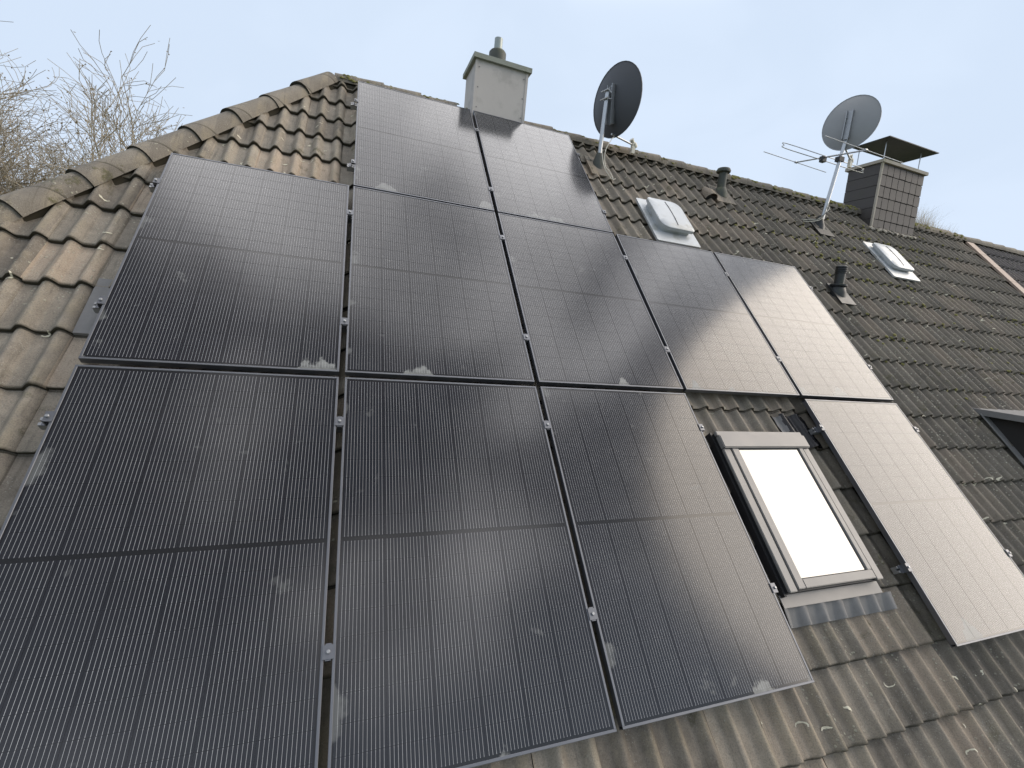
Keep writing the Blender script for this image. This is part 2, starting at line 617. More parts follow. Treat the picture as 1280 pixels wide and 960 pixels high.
def clipped(me_src, mtx, planes):
    bm = bmesh.new()
    bm.from_mesh(me_src)
    bm.transform(mtx)
    for co, no in planes:
        bmesh.ops.bisect_plane(bm, geom=bm.verts[:] + bm.edges[:] + bm.faces[:], plane_co=co, plane_no=no, clear_inner=True)
    return bm


ridge_plane = (R(0, VA - .02, 0), Vector((0, -CP, -SP)))
nsing = 0
bmj = bmesh.new()
for size, ju, kv, cuts, top in cands:
    if (ju, kv) == METAL:
        continue
    mtx = tile_matrix(ju, kv)
    pl = []
    if cuts:
        pl.append((hip_o, hip_n))
    if top:
        pl.append(ridge_plane)
    if (ju, kv) in sset:
        if pl:
            bm = clipped(ME_TILE, mtx, pl)
            if not bm.faces:
                bm.free()
                continue
            me = bpy.data.meshes.new('roof_tile_cut')
            bm.to_mesh(me)
            bm.free()
            me.materials.append(M_tile)
            me.materials.append(M_dark_edge)
            o = link('roof_tile', me, roof)
        else:
            o = link('roof_tile', ME_TILE, roof)
            o.matrix_local = mtx
        nsing += 1
    else:
        bm = clipped(ME_TILE if size > 0 else ME_TILE_LO, mtx, pl)
        tmp = bpy.data.meshes.new('tmp')
        bm.to_mesh(tmp)
        bm.free()
        bmj.from_mesh(tmp)
        bpy.data.meshes.remove(tmp)
me = bpy.data.meshes.new('roof_tiles')
bmj.to_mesh(me)
bmj.free()
me.materials.append(M_tile)
me.materials.append(M_dark_edge)
tag(link('roof_tiles', me, roof), None, kind='stuff')

# back slope and hip slope: same tiles, joined
bmj = bmesh.new()


def plane_tiles(origin, xdir, ydir, nu, nv, planes):
    zdir = xdir.cross(ydir)
    base = Matrix((xdir, ydir, zdir)).transposed().to_4x4()
    for a in range(nu):
        for k in range(nv):
            mtx = Matrix.Translation(origin + xdir * (.3 * a) + ydir * (COURSE * k) - zdir * .03) @ base
            bm = clipped(ME_TILE_LO, mtx, planes)
            if bm.faces:
                tmp = bpy.data.meshes.new('tmp')
                bm.to_mesh(tmp)
                bmj.from_mesh(tmp)
                bpy.data.meshes.remove(tmp)
            bm.free()


ybk = 2 * YA - R(0, VE, NPAN).y
A3 = Vector((UA, YA, ZA))
hip_b = Vector((hip_dir.x, -hip_dir.y, hip_dir.z))
yb_dir = Vector((0, -CP, SP))
nb = hip_b.cross(Vector((0, SP, CP))).normalized()
if nb.x < 0:
    nb = -nb
plane_tiles(Vector((UEND - .34, ybk, R(0, VE, NPAN).z)), Vector((-1, 0, 0)), yb_dir, 49, 20, [(A3, nb), (A3, Vector((0, .2, -1)))])
hx = Vector((0, -1, 0))
hy = (A3 - Vector((UE, YA, R(0, VE, NPAN).z))).normalized()
hp_n = Vector((hx.cross(hy))).normalized()
f1 = hip_dir.cross(hp_n).normalized()
f2 = hip_b.cross(hp_n).normalized()
if f1.y < 0:
    f1 = -f1
if f2.y > 0:
    f2 = -f2
plane_tiles(Vector((UE, ybk, R(0, VE, NPAN).z)), hx, hy, 33, 21, [(A3, f1), (A3, f2)])
me = bpy.data.meshes.new('far_slope_tiles')
bmj.to_mesh(me)
bmj.free()
me.materials.append(M_tile)
me.materials.append(M_dark_edge)
tag(link('far_slope_tiles', me, roof), None, kind='stuff')


# ridge and hip tiles
def ridge_mesh(name, L=.47, mats=None):
    mb = MB()
    seg = 14
    secs = [(0, .118), (L * .5, .107), (L, .099)]
    for y, r in secs:
        for k in range(seg + 1):
            t = PI * k / seg
            mb.v.append((-r * math.cos(t), y, r * 1.0 * math.sin(t) ** .85 - .02))
    for i in range(len(secs) - 1):
        for k in range(seg):
            mb.f.append((i * (seg + 1) + k, i * (seg + 1) + k + 1, (i + 1) * (seg + 1) + k + 1, (i + 1) * (seg + 1) + k))
            mb.mi.append(0)
    o = len(mb.v)
    for k in range(seg + 1):
        t = PI * k / seg
        mb.v.append((-.096 * math.cos(t), .001, .096 * math.sin(t) ** .85 - .02))
    for k in range(seg):
        mb.f.append((o + k, o + k + 1, k + 1, k))
        mb.mi.append(1)
    # bottom lips
    for side in (0, seg):
        o2 = len(mb.v)
        for y, r in secs:
            x = (-1 if side == 0 else 1) * (r - .016)
            mb.v.append((x, y, -.022))
        for i in range(len(secs) - 1):
            a, b_ = i * (seg + 1) + side, (i + 1) * (seg + 1) + side
            mb.f.append((a, b_, o2 + i + 1, o2 + i))
            mb.mi.append(1)
    return mb.mesh(name, mats or [M_ridge, M_dark_edge], 40)


ME_RIDGE = ridge_mesh('ridge_tile')


def frame_mtx(o, ydir, zup):
    y = ydir.normalized()
    x = y.cross(zup).normalized()
    z = x.cross(y)
    mt_ = Matrix((x, y, z)).transposed().to_4x4()
    mt_.translation = o
    return mt_


hip_top = Vector((UA, YA, ZA))
hip_up = (nrm_roof + hp_n * (1 if hp_n.z > 0 else -1)).normalized()
LT = .43
for i in range(18):
    rr = random.Random(i)
    d = .10 + i * LT
    pnt = hip_top - hip_dir * (d + LT) + hip_up * (-.014 + rr.uniform(-.004, .004))
    mt_ = frame_mtx(pnt, hip_dir + Vector((rr.uniform(-.01, .01), rr.uniform(-.01, .01), rr.uniform(-.006, .006))), hip_up)
    o = link('hip_tile', ME_RIDGE, roof)
    o.matrix_local = mt_
for i in range(11):                    # far hip
    pnt = hip_top - hip_b * (.10 + (i + 1) * LT) + Vector((-.01, .01, -.02))
    o = link('hip_tile', ME_RIDGE, roof)
    o.matrix_local = frame_mtx(pnt, hip_b, Vector((-.5, .5, .9)))
x = UA + .09
i = 0
while x < UEND - .2:
    rr = random.Random(500 + i)
    i += 1
    if not (2.30 < x + .2 < 2.93) and not (8.55 < x + .2 < 9.68):
        o = link('ridge_tile', ME_RIDGE, roof)
        o.matrix_local = frame_mtx(Vector((x + .40, YA + rr.uniform(-.006, .006), ZA - .035 + rr.uniform(-.006, .006))), Vector((-1, rr.uniform(-.012, .012), rr.uniform(-.012, .012))), Vector((0, 0, 1)))
    x += .381

mb = MB()
mb.tube([hip_top - hip_up * .09, hip_top - hip_up * .09 - hip_dir * 7.6], .082, 14)
mb.tube([(UA, YA, ZA - .11), (UEND - .02, YA, ZA - .11)], .095, 10)
mb.build('ridge_mortar', M_dark_edge, roof)

# sheet-metal tile with the rail end above it
mb = MB()
mb.box((.042, 0, .024), (.30, .40, .030))
mb.box((.042, 0, .010), (.30, .004, .024))
o = mb.build('metal_tile', M_lead, roof)
o.matrix_local = tile_matrix(*METAL)
tag(o, 'flat grey sheet metal tile')


# moss cushions and lichen crusts
def blob(mb, c, r, ax=(1, 1, .5), seed=0):
    rr = random.Random(seed)
    o = len(mb.v)
    c = Vector(c)
    rows, seg = 4, 7
    for i in range(rows + 1):
        ph = PI / 2 * i / rows
        for k in range(seg):
            t = 2 * PI * k / seg
            q = r * rr.uniform(.75, 1.2)
            l = Vector((math.cos(t) * math.cos(ph) * ax[0], math.sin(t) * math.cos(ph) * ax[1], math.sin(ph) * ax[2])) * q
            mb.v.append(tuple(c + Vector((l.x, l.y * CP - l.z * SP, l.y * SP + l.z * CP))))
    for i in range(rows):
        for k in range(seg):
            k2 = (k + 1) % seg
            mb.f.append((o + i * seg + k, o + i * seg + k2, o + (i + 1) * seg + k2, o + (i + 1) * seg + k))
            mb.mi.append(0)


mb = MB()
rr = random.Random(3)
spots = [(6.9, 4.45, .55, 90), (8.6, 4.95, .5, 80), (9.2, 5.0, .5, 60), (7.3, 4.15, .5, 60), (6.3, 4.9, .6, 30), (8.0, 3.6, .8, 50), (9.9, 5.1, .5, 40), (7.6, 5.1, .7, 50)]
spots += [(rr.uniform(5.9, 10.5), rr.uniform(2.0, 5.0), .4, 14) for _ in range(26)]
for cu, cv, sp, n in spots:
    for i in range(n):
        u, v = rr.gauss(cu, sp * .6), rr.gauss(cv, sp * .3)
        if v > 5.3 or u > UEND or under_panel(u, v) or (8.6 < u < 9.7 and v > 5.02):
            continue
        k = math.floor((v - VB) / COURSE)
        if rr.random() < .6:
            v = VB + COURSE * k - .01 if rr.random() < .5 else VB + COURSE * k + .012
        fvv = ((v - VB) % COURSE) / COURSE
        h = NPAN - .002 + profile(u - U0) - .03 * fvv
        blob(mb, R(u, v, h - .005), rr.uniform(.008, .024), (1.2, 1, .6), i)
for i in range(560):                   # along the ridge
    u = rr.uniform(1.0, UEND)
    if 2.3 < u < 2.95 or 8.55 < u < 9.7:
        continue
    a = rr.uniform(.15, .9)
    c = Vector((u, YA - .108 * math.cos(a * PI / 2), ZA - .055 + .105 * math.sin(a * PI / 2)))
    blob(mb, c, rr.uniform(.006, .02) * (1.4 if u > 6 else .8), (1.5, 1, .5), i)
tag(mb.build('moss', M_moss, roof, smooth=180), None, kind='stuff')

mb = MB()
rr = random.Random(12)
made = 0
while made < 420:
    u, v = rr.uniform(-.9, 10.5), rr.uniform(-.6, 5.2)
    if u < hip_u(v) + .15 or under_panel(u, v) or (3.5 < u < 4.6 and .2 < v < 1.6):
        continue
    if u > 5.8 and rr.random() < .2:
        continue
    made += 1
    q = rr.uniform(.006, .023)
    a0_, da = rr.uniform(0, 2 * PI), rr.uniform(.9, 3.6)
    wd = rr.uniform(.0028, .0075)
    n = 7
    o = len(mb.v)
    k = 0
    for i in range(n + 1):
        t = a0_ + da * i / n
        for s_ in (-1, 1):
            ww = wd * (.35 + .65 * math.sin(PI * min(max(i / n, .08), .92))) * rr.uniform(.4, 1.5)
            uu = u + (q + s_ * ww) * math.cos(t) * 1.3
            vv = v + (q + s_ * ww) * math.sin(t)
            fvv = ((vv - VB) % COURSE) / COURSE
            hh = NPAN - .030 + .028 - .034 * fvv * COURSE / .415 + profile(uu - U0) + .004
            mb.v.append(tuple(R(uu, vv, hh)))
    for i in range(n):
        mb.f.append((o + 2 * i, o + 2 * i + 1, o + 2 * i + 3, o + 2 * i + 2))
        mb.mi.append(0)
tag(mb.build('lichen', M_lichen, roof), None, kind='stuff')

# ------------------------------------------------------------------ chimneys
ch = link('chimney', None, house)
tag(ch, 'pale grey clad chimney with slab cap and steel flue on the ridge')
cx0, cx1, cy0, cy1, ct = 2.332, 2.918, 3.765, 4.22, 4.382 + H
mb = MB()
mb.box((cx0, cy0, ZA - .6), (cx1, cy1, ct))
mb.build('cladding', M_fcem, ch)
for sx in (cx0 - .006, cx1 - .022):
    mb = MB()
    mb.box((sx, cy0 - .006, ZA - .4), (sx + .028, cy0 + .03, ct - .002))
    mb.build('corner_trim', M_fcem, ch)
for fx in (.06, .93):
    for fz in (.08, .48, .88):
        mb = MB()
        mb.lathe([(.007, 0), (.005, .004)], (cx0 + (cx1 - cx0) * fx, cy0 - (.0065 if fx > .5 else .0005), ct - .5 * fz - .03), (0, -1, 0), 8)
        mb.build('rivet', M_lead, ch)
mb = MB()
mb.box((cx0 - .035, cy0 - .035, ct), (cx1 + .035, cy1 + .035, ct + .048))
mb.build('cap_slab', M_capm, ch)
mb = MB()
fc = Vector((2.605, 3.95, ct + .055))
mb.lathe([(.095, 0), (.095, .155), (.08, .175), (.05, .19)], fc, seg=24)
mb.build('flue_collar', M_plastg, ch, smooth=40)
mb = MB()
mb.lathe([(.045, .17), (.045, .305), (.040, .305), (.040, .2)], fc, seg=20)
mb.build('flue', M_flue, ch, smooth=40)
ch = link('chimney', None, house)
tag(ch, 'dark slate clad chimney with flat black rain hood')
kx0, kx1, ky0, ky1, kt = 8.625, 9.63, 3.672, 4.19, 4.575 + H
mb = MB()
mb.box((kx0 + .012, ky0 + .012, ZA - .7), (kx1 - .012, ky1 - .012, kt))
mb.build('core', M_joint, ch)
nc, nr = 7, 6
zb = 3.60 + H
sw, sh = (kx1 - kx0) / nc, (kt - zb) / nr
smesh = []
for vtx in range(4):
    rr = random.Random(40 + vtx)
    q = MB()
    q.prism([(.006, .006), (sw * .5, .006 + rr.uniform(-.004, .004)), (sw - .006, .006), (sw - .004 + rr.uniform(-.006, .004), sh * .5), (sw - .006, sh - .006), (.006, sh - .006), (.006 + rr.uniform(-.003, .006), sh * .5)], 0, .012)
    smesh.append(q.mesh('slate', M_slate))
for r_ in range(nr):
    for c_ in range(nc):
        rr = random.Random(r_ * 31 + c_)
        o = link('slate', smesh[(r_ * 3 + c_ * 5) % 4], ch)
        o.matrix_local = Matrix.Translation((kx0 + sw * c_ + rr.uniform(-.002, .002), ky0 + .012, zb + sh * r_ + rr.uniform(-.002, .002))) @ Matrix.Rotation(PI / 2 - .02, 4, 'X') @ Matrix.Rotation(rr.uniform(-.01, .01), 4, 'Z')
q = MB()
dl = (ky1 - ky0 - .03)
q.prism([(.004, .004), (dl - .004, .004), (dl - .004, sh - .004), (.004, sh - .004)], 0, .012)
for r_ in range(nr):
    for side in (0, 1):
        o = link('slate', q.mesh('slate_side', M_slate) if r_ == 0 and side == 0 else o.data, ch)
        xx = kx0 + .012 if side == 0 else kx1 - .012
        o.matrix_local = Matrix.Translation((xx, ky1 - .01 if side == 0 else ky0 + .02, zb + sh * r_)) @ Matrix.Rotation(-PI / 2 if side == 0 else PI / 2, 4, 'Z') @ Matrix.Rotation(PI / 2 + .03, 4, 'X')
mb = MB()
mb.box((kx0 - .014, ky0 - .016, zb - .1), (kx0 + .014, ky0 + .012, kt))
mb.build('corner_trim', M_stone, ch)
mb = MB()
mb.box((kx0 - .03, ky0 - .03, kt), (kx1 + .03, ky1 + .03, kt + .045))
mb.build('cap_slab', M_stone, ch)
for ax_ in (kx0 + .09, kx1 - .09):
    for ay_ in (ky0 + .06, ky1 - .06):
        mb = MB()
        mb.tube([(ax_, ay_, kt + .04), (ax_, ay_, kt + .34)], .007, 6)
        mb.build('hood_rod', M_steel, ch)
mb = MB()
hx0, hx1, hy0, hy1, hz = 8.57, 9.74, 3.60, 4.15, kt + .335
mb.v += [(hx0, hy0, hz), (hx1, hy0, hz), (hx1, hy1, hz), (hx0, hy1, hz), (hx0, hy0, hz + .012), (hx1, hy0, hz + .012), (hx1, hy1, hz + .012), (hx0, hy1, hz + .012), ((hx0 + hx1) / 2, (hy0 + hy1) / 2, hz + .05)]
mb.f += [(3, 2, 1, 0), (0, 1, 5, 4), (1, 2, 6, 5), (2, 3, 7, 6), (3, 0, 4, 7), (4, 5, 8), (5, 6, 8), (6, 7, 8), (7, 4, 8)]
mb.mi += [0] * 9
mb.build('rain_hood', M_black, ch)
mb = MB()
for i in range(26):
    uu = kx0 - .1 + i * .046
    blob(mb, R(uu, 5.13 + random.uniform(-.02, .02), NPAN + .012), random.uniform(.025, .045), (1, 1, .6), i)
mb.build('mortar_fillet', M_stone, ch, smooth=60)

# ------------------------------------------------------------------ solar panels
MARG = .0175
PCX = (WP - 2 * MARG) / 6
GAPM = .018
PCY = (HP - .044 - GAPM) / 18
CH_ = PCY - .0016
cm = MB()
cm.box((0, 0, 0), (CW - .0008, CH_, .0006))
ME_CELL = cm.mesh('solar_cell', M_cell)
lm = MB()
lm.box((.009, .009, -.0075), (WP - .009, HP - .009, -.0022))
ME_LAM = lm.mesh('laminate', M_back)


def bar_mesh(name, length):
    q = MB()
    # hollow-looking frame bar with a chamfered lip: section in (y,z), extruded along x
    sec = [(0, -.035), (.030, -.035), (.030, -.033), (.0025, -.033), (.0025, -.008), (.011, -.008), (.011, -.001), (.010, 0), (.0012, 0), (0, -.0012)]
    n = len(sec)
    q.v += [(0, y, z) for y, z in sec] + [(length, y, z) for y, z in sec]
    q.f += [(i, (i + 1) % n, n + (i + 1) % n, n + i) for i in range(n)]
    q.f += [tuple(reversed(range(n))), tuple(range(n, 2 * n))]
    q.mi += [0] * len(q.f)
    me_ = q.mesh(name, M_frame)
    bm_ = bmesh.new()
    bm_.from_mesh(me_)
    bmesh.ops.recalc_face_normals(bm_, faces=bm_.faces)
    bm_.to_mesh(me_)
    bm_.free()
    return me_


ME_BX = bar_mesh('frame_bar_short', WP)
ME_BY = bar_mesh('frame_bar_long', HP - .0226)
PLAB = {
    (3, 1): 'black solar panel under the ridge beside the wedge of tiles along the hip',
    (3, 2): 'black solar panel under the ridge next to the dark satellite dish',
    (2, 0): 'black solar panel beside the flat grey metal tile, wedge of tiles above it',
    (2, 1): 'black solar panel directly below the ridge panel that adjoins the hip tiles',
    (2, 2): 'black solar panel directly below the ridge panel next to the dark dish',
    (2, 3): 'hazy reflecting solar panel right below the pale roof hatch and above the roof window',
    (2, 4): 'pale reflecting solar panel beside the ribbed black vent pipe',
    (1, 0): 'corner solar panel at the array foot, below the panel by the metal tile',
    (1, 1): 'foot row solar panel between the corner panel and the one beside the roof window',
    (1, 2): 'foot row solar panel whose edge adjoins the dark side of the roof window',
    (1, 4): 'lone solar panel with warm glare across the dark tiles from the roof window',
}
for (r, c), lab in PLAB.items():
    rr = random.Random(r * 10 + c)
    T = thing('solar_panel', lab, 'solar panel', R(col_u(c), ROWV[r], rr.uniform(-.001, .001)), (PITCH + rr.uniform(-.0015, .0015), rr.uniform(-.0015, .0015), 0), 'solar panels mounted on the roof')
    link('laminate', ME_LAM, T)
    link('frame_bar', ME_BX, T)
    link('frame_bar', ME_BX, T, (WP, HP, 0), (0, 0, PI))
    link('frame_bar', ME_BY, T, (0, HP - .0113, 0), (0, 0, -PI / 2))
    link('frame_bar', ME_BY, T, (WP, .0113, 0), (0, 0, PI / 2))
    for j in range(18):
        yy = .022 + j * PCY + (GAPM if j >= 9 else 0)
        for i in range(6):
            link('solar_cell', ME_CELL, T, (MARG + i * PCX + (PCX - CW) / 2, yy, -.0021))

# rails with their clamps
cl_ = MB()
cl_.box((-.021, -.025, .0006), (.021, .025, .0045))
cl_.box((-.011, -.030, -.036), (.011, .030, .0006))
ME_MID = cl_.mesh('mid_clamp', M_frame)
cl_ = MB()
cl_.box((-.020, -.025, .0006), (.010, .025, .0045))
cl_.box((-.024, -.025, -.036), (-.020, .025, .0045))
cl_.box((-.040, -.025, -.036), (-.024, .025, -.031))
ME_END = cl_.mesh('end_clamp', M_frame)
bo = MB()
bo.lathe([(.0075, 0), (.0075, .007), (.006, .0085)], seg=10)
ME_BOLT = bo.mesh('bolt', M_alu, 40)
RAILS = [
    (.449, 0, 2, 'rail under the lower part of the foot row, corner panel to roof window'),
    (1.485, 0, 2, 'rail under the upper part of the foot row, corner panel to roof window'),
    (.456, 4, 4, 'short rail under the lower part of the lone panel past the roof window'),
    (1.500, 4, 4, 'short rail under the upper part of the lone panel past the roof window'),
    (2.175, 0, 4, 'long rail under the lower part of the middle row of panels'),
    (3.235, 0, 4, 'long rail under the upper part of the middle row of panels'),
    (3.905, 1, 2, 'rail under the lower part of the two ridge panels'),
    (4.935, 1, 2, 'rail under the upper part of the two ridge panels'),
]
for v, c0, c1, lab in RAILS:
    ua, ub = col_u(c0) - .055, col_u(c1) + WP + .045
    T = thing('mounting_rail', lab + ', aluminium', 'rail', R(ua, v, -.0365), ROT, 'mounting rails under the panels')
    q = MB()
    q.box((0, -.02, -.042), (ub - ua, -.006, -.001))
    q.box((0, .006, -.042), (ub - ua, .02, -.001))
    q.box((.001, -.006, -.041), (ub - ua - .001, .006, -.016))
    q.build('rail', M_alu, T)
    for uu in [col_u(c0) + .3 + .75 * i for i in range(int((ub - ua - .4) / .75) + 1)]:
        q = MB()
        q.box((uu - ua - .015, -.045, -.0605), (uu - ua + .015, -.021, -.002))
        q.box((uu - ua - .015, -.045, -.0665), (uu - ua + .015, .16, -.0605))
        q.build('roof_hook', M_steel, T)
    for c in range(c0, c1):
        k = link('mid_clamp', ME_MID, T, (col_u(c) + WP + GX / 2 - ua, 0, .0365))
        link('bolt', ME_BOLT, k, (0, 0, .0045))
    k = link('end_clamp', ME_END, T, (.055, 0, .0365))
    link('bolt', ME_BOLT, k, (-.012, 0, .0045))
    k = link('end_clamp', ME_END, T, (ub - ua - .045, 0, .0365), (0, 0, PI))
    link('bolt', ME_BOLT, k, (-.012, 0, .0045))

# ------------------------------------------------------------------ roof window
rw = link('roof_window', None, house, R(3.595, .42, 0), ROT)
tag(rw, 'roof window with pale metal cladding and bright sky in its glass')
WW, WH = .785, 1.03


def rbox(name, mt_, a, b, bev=0.0):
    q = MB()
    q.box(a, b)
    me_ = q.mesh(name, mt_)
    if bev:
        bm_ = bmesh.new()
        bm_.from_mesh(me_)
        bmesh.ops.bevel(bm_, geom=bm_.edges[:], offset=bev, segments=2, affect='EDGES')
        bm_.to_mesh(me_)
        bm_.free()
    return link(name, me_, rw)


rbox('casing', M_black, (-.005, -.005, -.16), (WW + .005, WH + .005, -.028))
rbox('side_flashing', M_black, (-.075, -.06, -.125), (-.005, WH + .05, -.112))
rbox('side_flashing', M_black, (-.022, -.02, -.11), (-.006, WH + .02, -.045))
rbox('side_cladding', M_wframe, (-.008, -.006, -.028), (.052, .905, -.006), .004)
rbox('side_cladding', M_wframe, (WW - .052, -.006, -.028), (WW + .008, .905, -.006), .004)
rbox('sash_bar', M_wframe, (.060, .004, -.028), (.118, .905, .000), .004)
rbox('sash_bar', M_wframe, (WW - .100, .055, -.028), (WW - .058, .905, .000), .004)
rbox('sash_bar', M_wframe, (.119, .004, -.028), (WW - .058, .054, -.001), .004)
rbox('hood', M_wframe, (-.010, .906, -.028), (WW + .010, 1.005, .014), .006)
rbox('hood_lip', M_wframe, (-.012, 1.006, -.028), (WW + .012, 1.040, -.002), .004)
rbox('glazing_gasket', M_black, (.1185, .0545, -.024), (WW - .1005, .9045, -.0155))
rbox('glass', M_glass, (.124, .060, -.0150), (WW - .106, .904, -.011))
rbox('sill_flashing', M_wframe, (-.03, -.075, -.082), (WW + .03, -.006, -.076), .002)
# pleated apron dressed over the rolls
q = MB()
nx, ny = 92, 8
for j in range(ny + 1):
    for i in range(nx + 1):
        uu = 3.565 + (4.505 - 3.565) * i / nx
        vv = .345 - .098 * j / ny
        fl = .0022 * math.sin(uu * 2 * PI / .0205)
        hgt = NPAN - .002 + profile(uu - U0) * (.45 + .55 * j / ny) + .022 * (1 - j / ny) + .009 + fl - .03 * (.5)
        q.v.append(tuple(Matrix.Rotation(-PITCH, 3, 'X') @ (R(uu, vv, hgt + .006 + .012 * (1 - j / ny)) - R(3.595, .42, 0))))
for j in range(ny):
    for i in range(nx):
        a = j * (nx + 1) + i
        q.f.append((a, a + nx + 1, a + nx + 2, a + 1))
        q.mi.append(0)
q.build('apron', M_lead, rw, smooth=180)
# dark flashing dressed beside the hood
for nm, mt_, ua, ub, va, vb in (('corner_flashing', M_bitumen, 4.44, 4.72, 1.385, 1.69), ('corner_flashing', M_lead, 4.335, 4.445, 1.36, 1.675)):
    q = MB()
    nx, ny = 22, 6
    for j in range(ny + 1):
        for i in range(nx + 1):
            uu = ua + (ub - ua) * i / nx
            vv = va + (vb - va) * j / ny
            k = ((vv - VB) % COURSE) / COURSE
            q.v.append(tuple(Matrix.Rotation(-PITCH, 3, 'X') @ (R(uu, vv, NPAN + .010 + profile(uu - U0) - .026 * k + .003 * math.sin(vv * 60 + uu * 30)) - R(3.595, .42, 0))))
    for j in range(ny):
        for i in range(nx):
            a = j * (nx + 1) + i
            q.f.append((a, a + 1, a + nx + 2, a + nx + 1))
            q.mi.append(0)
    q.build(nm, mt_, rw, smooth=180)


# ------------------------------------------------------------------ roof hatches
def rounded(w_, h_, rad, n=6):
    pts = []
    for cx_, cy_, a in ((w_ - rad[1], rad[1], -PI / 2), (w_ - rad[2], h_ - rad[2], 0), (rad[3], h_ - rad[3], PI / 2), (rad[0], rad[0], PI)):
        rd = {(-PI / 2): rad[1], 0: rad[2], PI / 2: rad[3], PI: rad[0]}[a]
        for i in range(n + 1):
            t_ = a + PI / 2 * i / n
            pts.append((cx_ + rd * math.cos(t_), cy_ + rd * math.sin(t_)))
    return pts


def hatch(u, v, n_top, lw, lh, lab):
    T = link('roof_hatch', None, house, R(u, v, NPAN), ROT)
    tag(T, lab)
    h = n_top - NPAN
    q = MB()
    q.prism(rounded(lw + .13, lh + .22, (.02,) * 4), .030, .052)
    q.build('flashing', M_hatch, T, (-.065, -.14, 0))
    q = MB()
    q.prism(rounded(lw - .04, lh - .05, (.08, .03, .08, .03)), .052, h - .03)
    q.build('kerb', M_hatch, T, (.02, .025, 0))
    # slightly domed lid
    q = MB()
    out = rounded(lw, lh, (.11, .035, .11, .035))
    nn = len(out)
    c0_ = Vector((lw / 2, lh / 2, 0))
    rings = ((1.0, -.035), (1.0, -.002), (.97, .004), (.6, .013), (.25, .017))
    for s_, dz in rings:
        for x_, y_ in out:
            q.v.append((c0_.x + (x_ - c0_.x) * s_, c0_.y + (y_ - c0_.y) * s_, h + dz))
    for i in range(len(rings) - 1):
        for k in range(nn):
            k2 = (k + 1) % nn
            q.f.append((i * nn + k, i * nn + k2, (i + 1) * nn + k2, (i + 1) * nn + k))
            q.mi.append(0)
    q.f.append(tuple(range(4 * nn, 5 * nn)))
    q.f.append(tuple(reversed(range(nn))))
    q.mi += [0, 0]
    q.build('lid', M_hatch, T, smooth=35)
    q = MB()
    q.tube([(lw / 2, .05, h + .008), (lw / 2, lh * .3, h + .0165), (lw / 2, lh * .7, h + .0165), (lw / 2, lh - .05, h + .008)], .006, 6)
    q.build('lid_seam', M_lead, T)
    return T


hatch(4.15, 3.87, .0, .42, .50, 'pale galvanised roof hatch at the upper edge of the panels')
hatch(7.98, 4.03, -.02, .42, .50, 'whitish roof hatch on bare tiles below the slate chimney')


# ------------------------------------------------------------------ pipes
def on_tile(u, v, n=NPAN):
    return R(u, v, n)


b0 = on_tile(5.622, 5.038)
vp = link('vent_pipe', None, house, b0)
tag(vp, 'dark vent pipe with mushroom cap near the ridge')
q = MB()
q.lathe([(.085, -.03), (.085, .03), (.07, .075), (.055, .10)], seg=20)
q.build('collar', M_plastg, vp, smooth=40)
q = MB()
q.lathe([(.052, .05), (.052, .30)], seg=20)
q.build('pipe', M_plastg, vp, smooth=40)
q = MB()
q.lathe([(.062, .285), (.085, .29), (.088, .31), (.075, .335), (.03, .35)], seg=20)
q.build('cap', M_plastg, vp, smooth=40)
q = MB()
q.box((-.16, -.20, .018), (.14, .16, .034), mtx=Matrix.Rotation(PITCH, 4, 'X'))
q.build('base_plate', M_tile, vp)
b0 = on_tile(6.472, 3.378)
vp = link('vent_pipe', None, house, b0)
tag(vp, 'ribbed black plastic vent pipe beside the array edge')
q = MB()
q.lathe([(.09, -.05), (.092, .02), (.075, .07), (.060, .10)], seg=20)
q.build('collar', M_plast, vp, smooth=40)
q = MB()
q.lathe([(.082, .088), (.088, .095), (.088, .112), (.060, .12)], seg=20)
q.build('collar_ring', M_plast, vp, smooth=40)
q = MB()
pr = [(.052, .1), (.052, .235)]
for i in range(4):
    z_ = .24 + i * .021
    pr += [(.060, z_), (.060, z_ + .011), (.052, z_ + .013)]
q.lathe(pr + [(.045, .325), (.045, .28)], seg=20)
q.build('pipe', M_plast, vp, smooth=40)
q = MB()
q.box((-.11, -.19, .022), (.13, .13, .038), mtx=Matrix.Rotation(PITCH, 4, 'X'))
q.build('base_plate', M_plast, vp)
# hooded ventilation tile
vt = link('vent_tile', None, house, R(5.36, 4.93, NPAN), ROT)
tag(vt, 'hooded ventilation tile')
q = MB()
seg = 10
for y_, r_ in ((-.08, .085), (.02, .08), (.16, .03)):
    for k in range(seg + 1):
        a = PI * k / seg
        q.v.append((-r_ * math.cos(a), y_, .02 + r_ * math.sin(a)))
for i in range(2):
    for k in range(seg):
        a = i * (seg + 1) + k
        q.f.append((a, a + 1, a + seg + 2, a + seg + 1))
        q.mi.append(0)
q.build('hood', M_ridge, vt, smooth=60)
q = MB()
q.box((-.075, -.06, .0), (.075, -.05, .06))
q.build('grille', M_black, vt)

